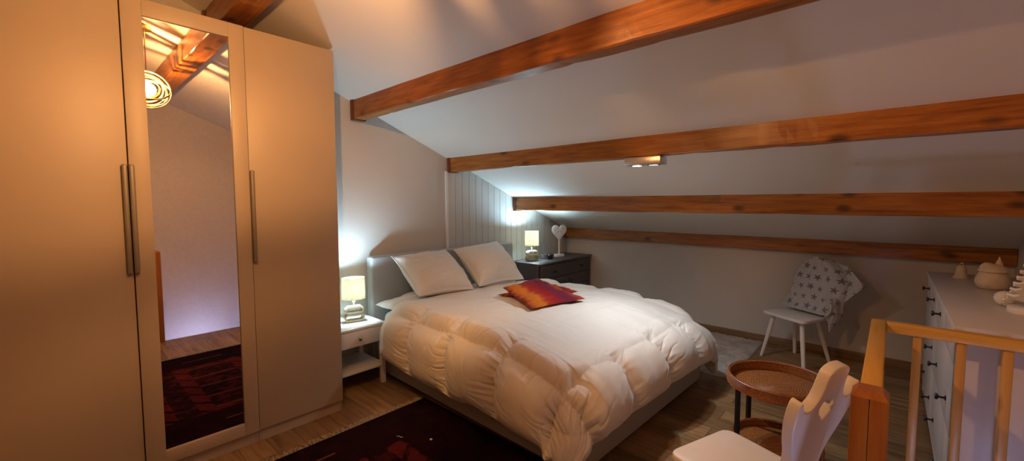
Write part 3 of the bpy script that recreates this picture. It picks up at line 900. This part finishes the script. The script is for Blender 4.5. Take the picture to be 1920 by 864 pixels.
# ------------------------------------------------------------------ alpine board chairs
def seat_plate(name, w0, w1, d, th, z, mat, t, r=.05):
    """rounded trapezoid seat: local +x is the chair's front; w0 rear width, w1 front width"""
    pts = []
    cs = [(0, -w0 / 2, .02), (d, -w1 / 2, r), (d, w1 / 2, r), (0, w0 / 2, .02)]
    m = 4
    for i in range(4):
        p = Vector(cs[i][:2]); a = Vector(cs[i - 1][:2]); c = Vector(cs[(i + 1) % 4][:2]); rr = cs[i][2]
        A = p + (a - p).normalized() * rr; C_ = p + (c - p).normalized() * rr
        for k in range(7):
            q = k / 6; pts.append(tuple(A * (1 - q) ** 2 + p * 2 * q * (1 - q) + C_ * q * q))
    return plate(name, [pts], th, mat, t, Matrix.Translation((0, 0, z - th / 2)), .006)
def chair(label, loc, rz, seat_z, w0, w1, d, th, outline, holes, bth, lean, group, name='board_chair', legr=.017, bx=.03):
    t = thing(name, label, 'chair', loc, rz, group)
    seat_plate('seat', w0, w1, d, th, seat_z, M['whitewood'], t)
    Mb = frame((bx, 0, seat_z + .0005), (0, 1, 0), (-math.sin(lean), 0, math.cos(lean)))
    plate('backrest', [outline] + holes, bth, M['whitewood'], t, Mb, .005)
    for fx, fy, sx, sy in ((d - .07, w1 / 2 - .07, .05, .07), (d - .07, -w1 / 2 + .07, .05, -.07), (.09, w0 / 2 - .06, -.09, .06), (.09, -w0 / 2 + .06, -.09, -.06)):
        b = bmesh.new()
        tube(b, [(fx, fy, seat_z - th + .004), (fx + sx * .3, fy + sy * .3, (seat_z - th) * .68), (fx + sx, fy + sy, .0)], [legr, legr * 1.08, legr * .78], 16)
        for v in b.verts: v.co.z = max(v.co.z, 0)
        autosmooth(from_bm('leg', b, M['whitewood'], t), 50)
    return t
half = [(0, .478), (.030, .475), (.052, .462), (.057, .440), (.060, .405), (.072, .372), (.098, .350), (.128, .352), (.148, .372), (.160, .392), (.172, .372), (.166, .31), (.138, .24), (.105, .18), (.092, .13), (.098, .07), (.112, .0)]
half_s = spline(half, 4, False)
ol = [(x, y) for x, y in half_s] + [(-x, y) for x, y in half_s[::-1][:-1]]
hh = [(x * 1.0, y + .325) for x, y in heart(.050, 36)]
ang = math.atan2(.33, -.94)
chair('white alpine board chair with carved heart back, standing nearest by the newel post', (3.075, -3.135, 0), ang, .45, .33, .35, .36, .026, ol, [hh], .034, .25, 'white board chairs', bx=.02)
# far chair with a round-headed back
rh = [(.0, .46), (.07, .450), (.13, .42), (.17, .365), (.185, .30), (.17, .22), (.13, .14), (.115, .07), (.125, 0)]
rs = spline(rh, 4, False)
ol2 = [(x, y) for x, y in rs] + [(-x, y) for x, y in rs[::-1][:-1]]
fang = math.atan2(-.86, -.51)
fc = chair('white board chair by the knee wall with a star blanket over its back', (2.795, -.235, 0), fang, .42, .32, .40, .37, .026, ol2, [hh], .022, .18, 'white board chairs', bx=.03)

# star blanket over the far chair: front sheet over the back and a second flap folded behind it
def blanket():
    lean = .18
    X = Vector((math.cos(fang), math.sin(fang), 0)); Y = Vector((-math.sin(fang), math.cos(fang), 0))
    O = Vector((2.795, -.235, .4225)) + X * .03
    Wd = -X * math.sin(lean) + Vector((0, 0, 1)) * math.cos(lean); Nn = X * math.cos(lean) + Vector((0, 0, 1)) * math.sin(lean)
    n = 90
    a = np.linspace(0, 1, n); c = np.linspace(-1, 1, n)
    A, C_ = np.meshgrid(a, c, indexing='ij')          # A from the seat up, C across
    w = A * .485
    # half widths of the draped silhouette, viewer's left / right (negative u = viewer's left is +Y)
    halfw = np.interp(A, [0, .12, .35, .6, .8, .92, 1.0], [.235, .225, .225, .235, .205, .13, .02]) + np.where(C_ < 0, .05 * np.clip(1 - A / .5, 0, 1), 0)
    u = C_ * halfw
    nfront = .022 + .022 * (1 - np.abs(C_) ** 3) + .014 * vn(A * 3, C_ * 3, 41) + .007 * vn(A * 9, C_ * 7, 43)
    nfront = nfront - .055 * np.abs(C_) ** 6
    # foot of the sheet flares forward over the seat
    nfront = nfront + .05 * np.exp(-A / .06)
    def to3(u, w, nn):
        P = np.zeros(u.shape + (3,))
        for k in range(3): P[..., k] = O[k] + Y[k] * u + Wd[k] * w + Nn[k] * nn
        return P
    P = to3(u, w + .004, nfront)
    nb = -.045 - .010 * vn(A * 3, C_ * 3, 47) + .03 * np.abs(C_) ** 6 * 0
    rim = np.clip((1 - np.abs(C_)) / .15, 0, 1); rim = np.minimum(rim, np.clip((1 - A) / .08, 0, 1))
    nbk = nfront - .012 - (nfront - .012 - nb) * rim ** .5 * np.clip(A * 6 - .6, 0, 1) * 0 - .004
    Q = to3(u, w + .004, nbk)
    o = grid_mesh('star_blanket', P, M['stars'], None, Q, True, np.stack([u + .5, w], -1))
    tag(o, 'grey fleece blanket with dark stars draped over the chair by the knee wall', 'blanket')
    # rear part: hangs behind the back with a pointed corner to one side
    A, C_ = np.meshgrid(a, c, indexing='ij')
    lo = np.interp(C_, [-1, -.4, .3, 1], [.10, .0, .06, .30]); hi = np.interp(C_, [-1, -.5, 0, .5, 1], [.33, .455, .475, .44, .30])
    w2 = lo + (hi - lo) * A
    u2 = np.interp(C_, [-1, 1], [-.20, .355])
    nb2 = -.040 + .010 * vn(A * 3, C_ * 4, 51) + .004 * vn(A * 8, C_ * 9, 53)
    P2 = to3(u2, w2, nb2 + .006); Q2 = to3(u2, w2, nb2 - .007)
    f = grid_mesh('rear_flap', P2, M['stars'], o, Q2, True, np.stack([u2 * .98 + 1.5, w2], -1))
    # end that drops past the seat side
    n2 = 40
    a2 = np.linspace(0, 1, n2); c2 = np.linspace(0, 1, n2); A2, C2 = np.meshgrid(a2, c2, indexing='ij')
    w3 = .16 - A2 * (.22 + .06 * np.sin(C2 * 5)); u3 = .205 + .028 * np.sin(A2 * 3) + .010 * vn(A2 * 4, C2 * 6, 55)
    n3 = -.03 + C2 * (.12 + .03 * A2) + .006 * vn(A2 * 7, C2 * 8, 57)
    P3 = to3(u3, w3, n3); Q3 = to3(u3 - .010, w3, n3)
    grid_mesh('hanging_end', P3, M['stars'], o, Q3, True, np.stack([n3 + 2.5, w3], -1))
    return o
blanket()

# ------------------------------------------------------------------ two-tier rattan tray table
tt = thing('tray_table', 'two-tier round rattan tray table on thin black legs', 'side table', (2.865, -2.195, 0))
def tray(name, r, z, hh):
    b = bmesh.new(); lathe(b, [(0, z), (r - .012, z), (r - .010, z + .002), (r - .010, z + .004), (r - .014, z + .006), (0, z + .006)], 96)
    tr = autosmooth(from_bm(name, b, M['rattan'], tt), 40)
    b = bmesh.new()
    pr = [(r - .011, z - .001)]
    for k in range(7):
        zz = z + hh * k / 7; pr += [(r + .001 + .0022, zz + hh / 14), (r, zz + hh / 7)]
    pr += [(r - .004, z + hh + .003), (r - .008, z + hh)]
    for k in range(6, -1, -1):
        zz = z + .006 + (hh - .006) * k / 7; pr += [(r - .012, zz + (hh - .006) / 14), (r - .010, zz)]
    lathe(b, pr, 96)
    autosmooth(from_bm('tray_rim', b, M['rattanrim'], tr), 60)
tray('top_tray', .235, .425, .055)
tray('lower_tray', .205, .105, .045)
for k in range(4):
    a = math.radians(48 + 90 * k)
    Mr = Matrix.Rotation(a, 4, 'Z')
    b = bmesh.new(); box(b, .212, .230, -.011, .011, 0, .4245, .002, 2, Mr)
    from_bm('leg', b, M['black'], tt)
for z in (.418, .098):
    b = bmesh.new(); tube(b, [(.205 * math.cos(2 * PI * k / 48), .205 * math.sin(2 * PI * k / 48), z) for k in range(48)], .006, 6, True)
    from_bm('frame_ring', b, M['black'], tt, True)

# ------------------------------------------------------------------ stair railing
rl = thing('stair_railing', 'golden pine railing with square balusters around the stairwell', 'railing', (3.247, -3.29, 0))
def newel_mesh(bm, x, y, w, h):
    pts = [(x - w / 2, y - w / 2), (x + w / 2, y - w / 2), (x + w / 2, y + w / 2), (x - w / 2, y + w / 2)]
    box(bm, x - w / 2, x - .0008, y - w / 2, y + w / 2, 0, h - .018, .002)
    box(bm, x + .0008, x + w / 2, y - w / 2, y + w / 2, 0, h - .018, .002)
    b = bmesh.new(); bmesh.ops.create_cube(b, size=1)
    for v in b.verts:
        top = v.co.z > 0; k = .5 - (.013 / w if top else 0)
        v.co = Vector((x + math.copysign(k * w, v.co.x), y + math.copysign(k * w, v.co.y), h if top else h - .018))
    merge(bm, b)
bm = bmesh.new(); newel_mesh(bm, 0, 0, .076, .906)
from_bm('newel_post', bm, M['newel'], rl)['label'] = 'darker orange newel post'
boxo('side_handrail', -.024, .024, .0385, .965, .843, .885, M['piney'], rl, .005)
boxo('far_handrail', .0245, XR - 3.247 - .002, .915, .965, .843, .885, M['pine'], rl, .005)
boxo('bottom_rail', .0245, XR - 3.247 - .002, .925, .955, .04, .075, M['pine'], rl, .004)
for i, x in enumerate((.121, .244, .363, .488, .613)):
    boxo('baluster', x - .0135, x + .0135, .926, .954, .0755, .8425, M['pinez'], rl, .003)
for y in (.20, .34, .48, .62, .76):
    boxo('baluster', -.013, .013, y - .013, y + .013, .0005, .8425, M['pinez'], rl, .003)
boxo('corner_post', -.02, .02, .92, .96, .0005, .8425, M['pinez'], rl, .003)
bm = bmesh.new(); newel_mesh(bm, 0, 0, .09, .92)
o = from_bm('newel_post', bm, M['newel']); o.location = (3.355, -4.03, 0)
tag(o, 'orange wooden newel post seen only in the wardrobe mirror', 'post')

# ------------------------------------------------------------------ white dresser
DX, DY0, DY1, DH = 3.483, -2.26, -.435, .885
DM = M['dress']
ds = thing('dresser', 'long white dresser with black spool knobs against the gable wall', 'dresser', (DX, DY0, 0))
DL = DY1 - DY0; DD = XR - .015 - DX
boxo('top', -.008, DD, 0, DL, DH - .022, DH, DM, ds, .003)
for y in (.012, DL - .032): boxo('side_panel', .004, DD - .005, y, y + .02, .0, DH - .0225, DM, ds, .002)
boxo('back_panel', DD - .013, DD - .005, .033, DL - .033, .05, DH - .0225, DM, ds, 0)
bm = bmesh.new(); box(bm, .004, .02, .033, DL - .033, .03, .09, .002); box(bm, .010, .02, .033, DL - .033, .091, DH - .023); from_bm('front_frame', bm, DM, ds)
def spool(parent, y, z):
    b = bmesh.new(); lathe(b, [(.012, 0), (.012, .003), (.005, .006), (.0045, .022), (.012, .026), (.015, .031), (.012, .036), (0, .037)], 18, Matrix.Translation((.0, y, z)) @ Matrix.Rotation(-PI / 2, 4, 'Y'))
    autosmooth(from_bm('knob', b, M['black'], parent))
def dfront(y0, y1, z0, z1, ks):
    d = boxo('drawer', .0, .0095, y0 + .003, y1 - .003, z0 + .003, z1 - .003, DM, ds, .0015)
    for ky, kz in ks: spool(d, ky, kz)
q = (DL - .066) / 4
for i in range(4): dfront(.033 + q * i, .033 + q * (i + 1), .715, .858, [(.033 + q * (i + .5), .795)])
for i in range(2):
    for z0, z1, kz in ((.40, .715, .51), (.09, .40, .20)):
        y0, y1 = .033 + 2 * q * i, .033 + 2 * q * (i + 1)
        dfront(y0, y1, z0, z1, [(y0 + .18, kz), (y1 - .18, kz)])

# ornaments on the dresser
bl = thing('bell_ornament', 'small cream bell standing alone on the white dresser', 'ornament', (3.625, -.68, .8855))
bl.scale = (.78, .78, 1.15)
b = bmesh.new(); lathe(b, [(.052, 0), (.050, .004), (.040, .016), (.034, .035), (.031, .055), (.024, .068), (.010, .074), (0, .075)], 36)
from_bm('bell_body', b, M['pale'], bl, True)
b = bmesh.new(); tube(b, [(.010 * math.cos(2 * PI * k / 16), 0, .079 + .008 * math.sin(2 * PI * k / 16)) for k in range(16)], .003, 6, True); from_bm('loop', b, M['pale'], bl, True)
lt = thing('ceramic_pot_ornament', 'rounded cream ornament with ridged band, humped lid and pointed peak', 'ornament', (3.715, -1.08, .8855))
lt.scale = (.72, .72, 1.08)
b = bmesh.new(); lathe(b, [(0, 0), (.060, 0), (.088, .012), (.098, .035), (.094, .060), (.082, .078), (.078, .092), (0, .094)], 48)
for v in b.verts:
    a = math.atan2(v.co.y, v.co.x)
    if .02 < v.co.z < .085: v.co.x *= 1 + .022 * math.cos(a * 18); v.co.y *= 1 + .022 * math.cos(a * 18)
from_bm('pot', b, M['pale'], lt, True)
b = bmesh.new(); lathe(b, [(.084, .0945), (.086, .100), (.074, .110), (.062, .124), (.030, .134), (0, .136)], 40)
from_bm('lid', b, M['pale'], lt, True)
b = bmesh.new(); lathe(b, [(.026, 0), (.022, .02), (.010, .040), (.003, .056), (0, .058)], 24, Matrix.Translation((.030, .01, .118))); from_bm('peak', b, M['pale'], lt, True)
b = bmesh.new(); lathe(b, [(.046, 0), (.044, .012), (.032, .026), (.016, .032), (0, .033)], 24, Matrix.Translation((-.030, 0, .108))); from_bm('hump', b, M['pale'], lt, True)
tr = thing('tree_ornament', 'white cut-out fir tree on a round base at the edge of the dresser', 'ornament', (3.742, -1.775, .8855), math.radians(20))
b = bmesh.new(); lathe(b, [(0, 0), (.062, 0), (.064, .003), (.064, .026), (.060, .029), (0, .029)], 40); autosmooth(from_bm('base', b, M['white'], tr))
half = [(0, .27)]
for k in range(7):
    w = .018 + .012 * k; z = .245 - k * .029
    half += [(w * .45, z + .010), (w * .7, z + .004), (w, z + .006), (w * 1.04, z - .003), (w * .86, z - .007), (w * .60, z - .009)]
half += [(.016, .050), (.014, .0295)]
ol = half + [(-x, y) for x, y in half[::-1][:-1]]
for k in range(2):
    plate('branches', [ol], .006, M['white'], tr, frame((0, 0, 0), (math.cos(PI / 2 * k + .3), math.sin(PI / 2 * k + .3), 0), (0, 0, 1)), 0)
fb = bmesh.new(); bmesh.ops.create_icosphere(fb, subdivisions=5, radius=.036)
for v in fb.verts:
    d = v.co.normalized(); v.co = d * (.036 + .0035 * float(vn(math.atan2(d.y, d.x) * 9, d.z * 14, 61)) + random.uniform(-.001, .001))
o = from_bm('fluffy_ball', fb, M['white'], None, True); o.location = (3.692, -1.63, .9225)
tag(o, 'fluffy white ball beside the cut-out fir tree', 'ornament')

# ------------------------------------------------------------------ twin spotlight under the beam
sp = thing('twin_spotlight', 'small square metal ceiling spotlight with two lamps under a beam', 'spotlight', (2.03, -2.008, 1.690))
bm = bmesh.new(); box(bm, -.125, .125, -.055, .055, -.052, -.0015, .003)
autosmooth(from_bm('housing', bm, M['handle'], sp)); M['alu'] = metal('brushed_aluminium', (.72, .70, .70), .35)
sp.children[0].data.materials[0] = M['alu']
for i, x in enumerate((-.058, .058)):
    b = bmesh.new(); lathe(b, [(.040, -.0525), (.040, -.056), (.034, -.0565), (.033, -.0525)], 32, Matrix.Translation((x, 0, 0))); h = from_bm('lamp_ring', b, M['black'] if i else M['alu'], sp, True)
    b = bmesh.new(); lathe(b, [(0, -.0545), (.0325, -.0545), (.0325, -.053), (0, -.053)], 32, Matrix.Translation((x, 0, 0))); from_bm('lens', b, M['spot_led'] if i == 0 else M['spot_dim'], h)
    L = bpy.data.lights.new('spot_beam', 'SPOT'); L.energy = (34, 13)[i]; L.color = (.90, .95, 1.0); L.spot_size = math.radians(150); L.spot_blend = .9; L.shadow_soft_size = .03
    lo_ = bpy.data.objects.new('spot_beam', L); COL.objects.link(lo_); lo_.parent = sp; lo_.location = (x, 0, -.062)

# ------------------------------------------------------------------ pendant of nested rings
pd = thing('pendant_lamp', 'gold pendant of nested glowing rings reflected in the wardrobe mirror', 'pendant lamp', (1.95, -4.19, 2.21))
for k, (r, tx, ty, w) in enumerate(((.138, .05, .12, .011), (.124, -.28, .30, .009), (.110, .30, -.25, .011), (.094, -.12, -.55, .008), (.076, .5, .45, .009), (.134, .20, .85, .007))):
    Mr = Matrix.Rotation(tx, 4, 'Z') @ Matrix.Rotation(PI / 2 + ty, 4, 'Y')
    b = bmesh.new(); lathe(b, [(r - .003, -w), (r, -w), (r, w), (r - .003, w), (r - .003, -w)], 72, Mr)
    g = autosmooth(from_bm('ring', b, M['gold'], pd))
    b = bmesh.new(); lathe(b, [(r - .0035, -w * .8), (r - .006, -w * .5), (r - .006, w * .5), (r - .0035, w * .8)], 72, Mr)
    from_bm('light_strip', b, M['led_warm'], g, True)['label'] = 'warm glowing strip'
b = bmesh.new(); lathe(b, [(0, 0), (.045, 0), (.045, .022), (0, .025)], 28, Matrix.Translation((0, 0, ceil(-4.19) - 2.21 - .030)))
autosmooth(from_bm('canopy', b, M['gold'], pd))
b = bmesh.new(); tube(b, [(0, 0, .133), (0, 0, ceil(-4.19) - 2.21 - .03)], .004, 8); from_bm('rod', b, M['gold'], pd)
L = bpy.data.lights.new('pendant_down', 'SPOT'); L.energy = 26; L.color = (1.0, .46, .15); L.shadow_soft_size = .05; L.spot_size = math.radians(178); L.spot_blend = .25
lo_ = bpy.data.objects.new('pendant_down', L); COL.objects.link(lo_); lo_.parent = pd
L = bpy.data.lights.new('pendant_light', 'POINT'); L.energy = 62; L.color = (1.0, .49, .175); L.shadow_soft_size = .012
lo_ = bpy.data.objects.new('pendant_light', L); COL.objects.link(lo_); lo_.parent = pd

# ------------------------------------------------------------------ stairwell wall lamp
sl = thing('stairwell_lamp', 'globe wall lamp below floor level in the stairwell', 'wall lamp', (XR, -3.60, -.25))
b = bmesh.new(); lathe(b, [(0, 0), (.04, 0), (.04, .012), (0, .014)], 24, Matrix.Rotation(-PI / 2, 4, 'Y')); from_bm('mount', b, M['chrome'], sl)
b = bmesh.new(); tube(b, [(-.013, 0, 0), (-.355, 0, 0)], .006, 8); from_bm('arm', b, M['chrome'], sl)
M['globe'] = emit('globe_glass', (.62, .70, 1.0), 6)
b = bmesh.new(); bmesh.ops.create_uvsphere(b, u_segments=24, v_segments=16, radius=.045, matrix=Matrix.Translation((-.40, 0, 0))); from_bm('globe', b, M['globe'], sl, True)
L = bpy.data.lights.new('stair_light', 'POINT'); L.energy = 52; L.color = (.50, .58, 1.0); L.shadow_soft_size = .05
lo_ = bpy.data.objects.new('stair_light', L); COL.objects.link(lo_); lo_.parent = sl; lo_.location = (-.40, 0, .0)

# ------------------------------------------------------------------ world and view
w = bpy.data.worlds.new('world'); S.world = w; w.use_nodes = True
w.node_tree.nodes['Background'].inputs[0].default_value = (.4, .45, .6, 1); w.node_tree.nodes['Background'].inputs[1].default_value = .05
vs = S.view_settings
S.display_settings.display_device = 'sRGB'
vs.view_transform = 'Standard'; vs.look = 'None'; vs.exposure = 0.05; vs.gamma = 1.0; vs.use_curve_mapping = False
S.cycles.max_bounces = 10; S.cycles.diffuse_bounces = 6
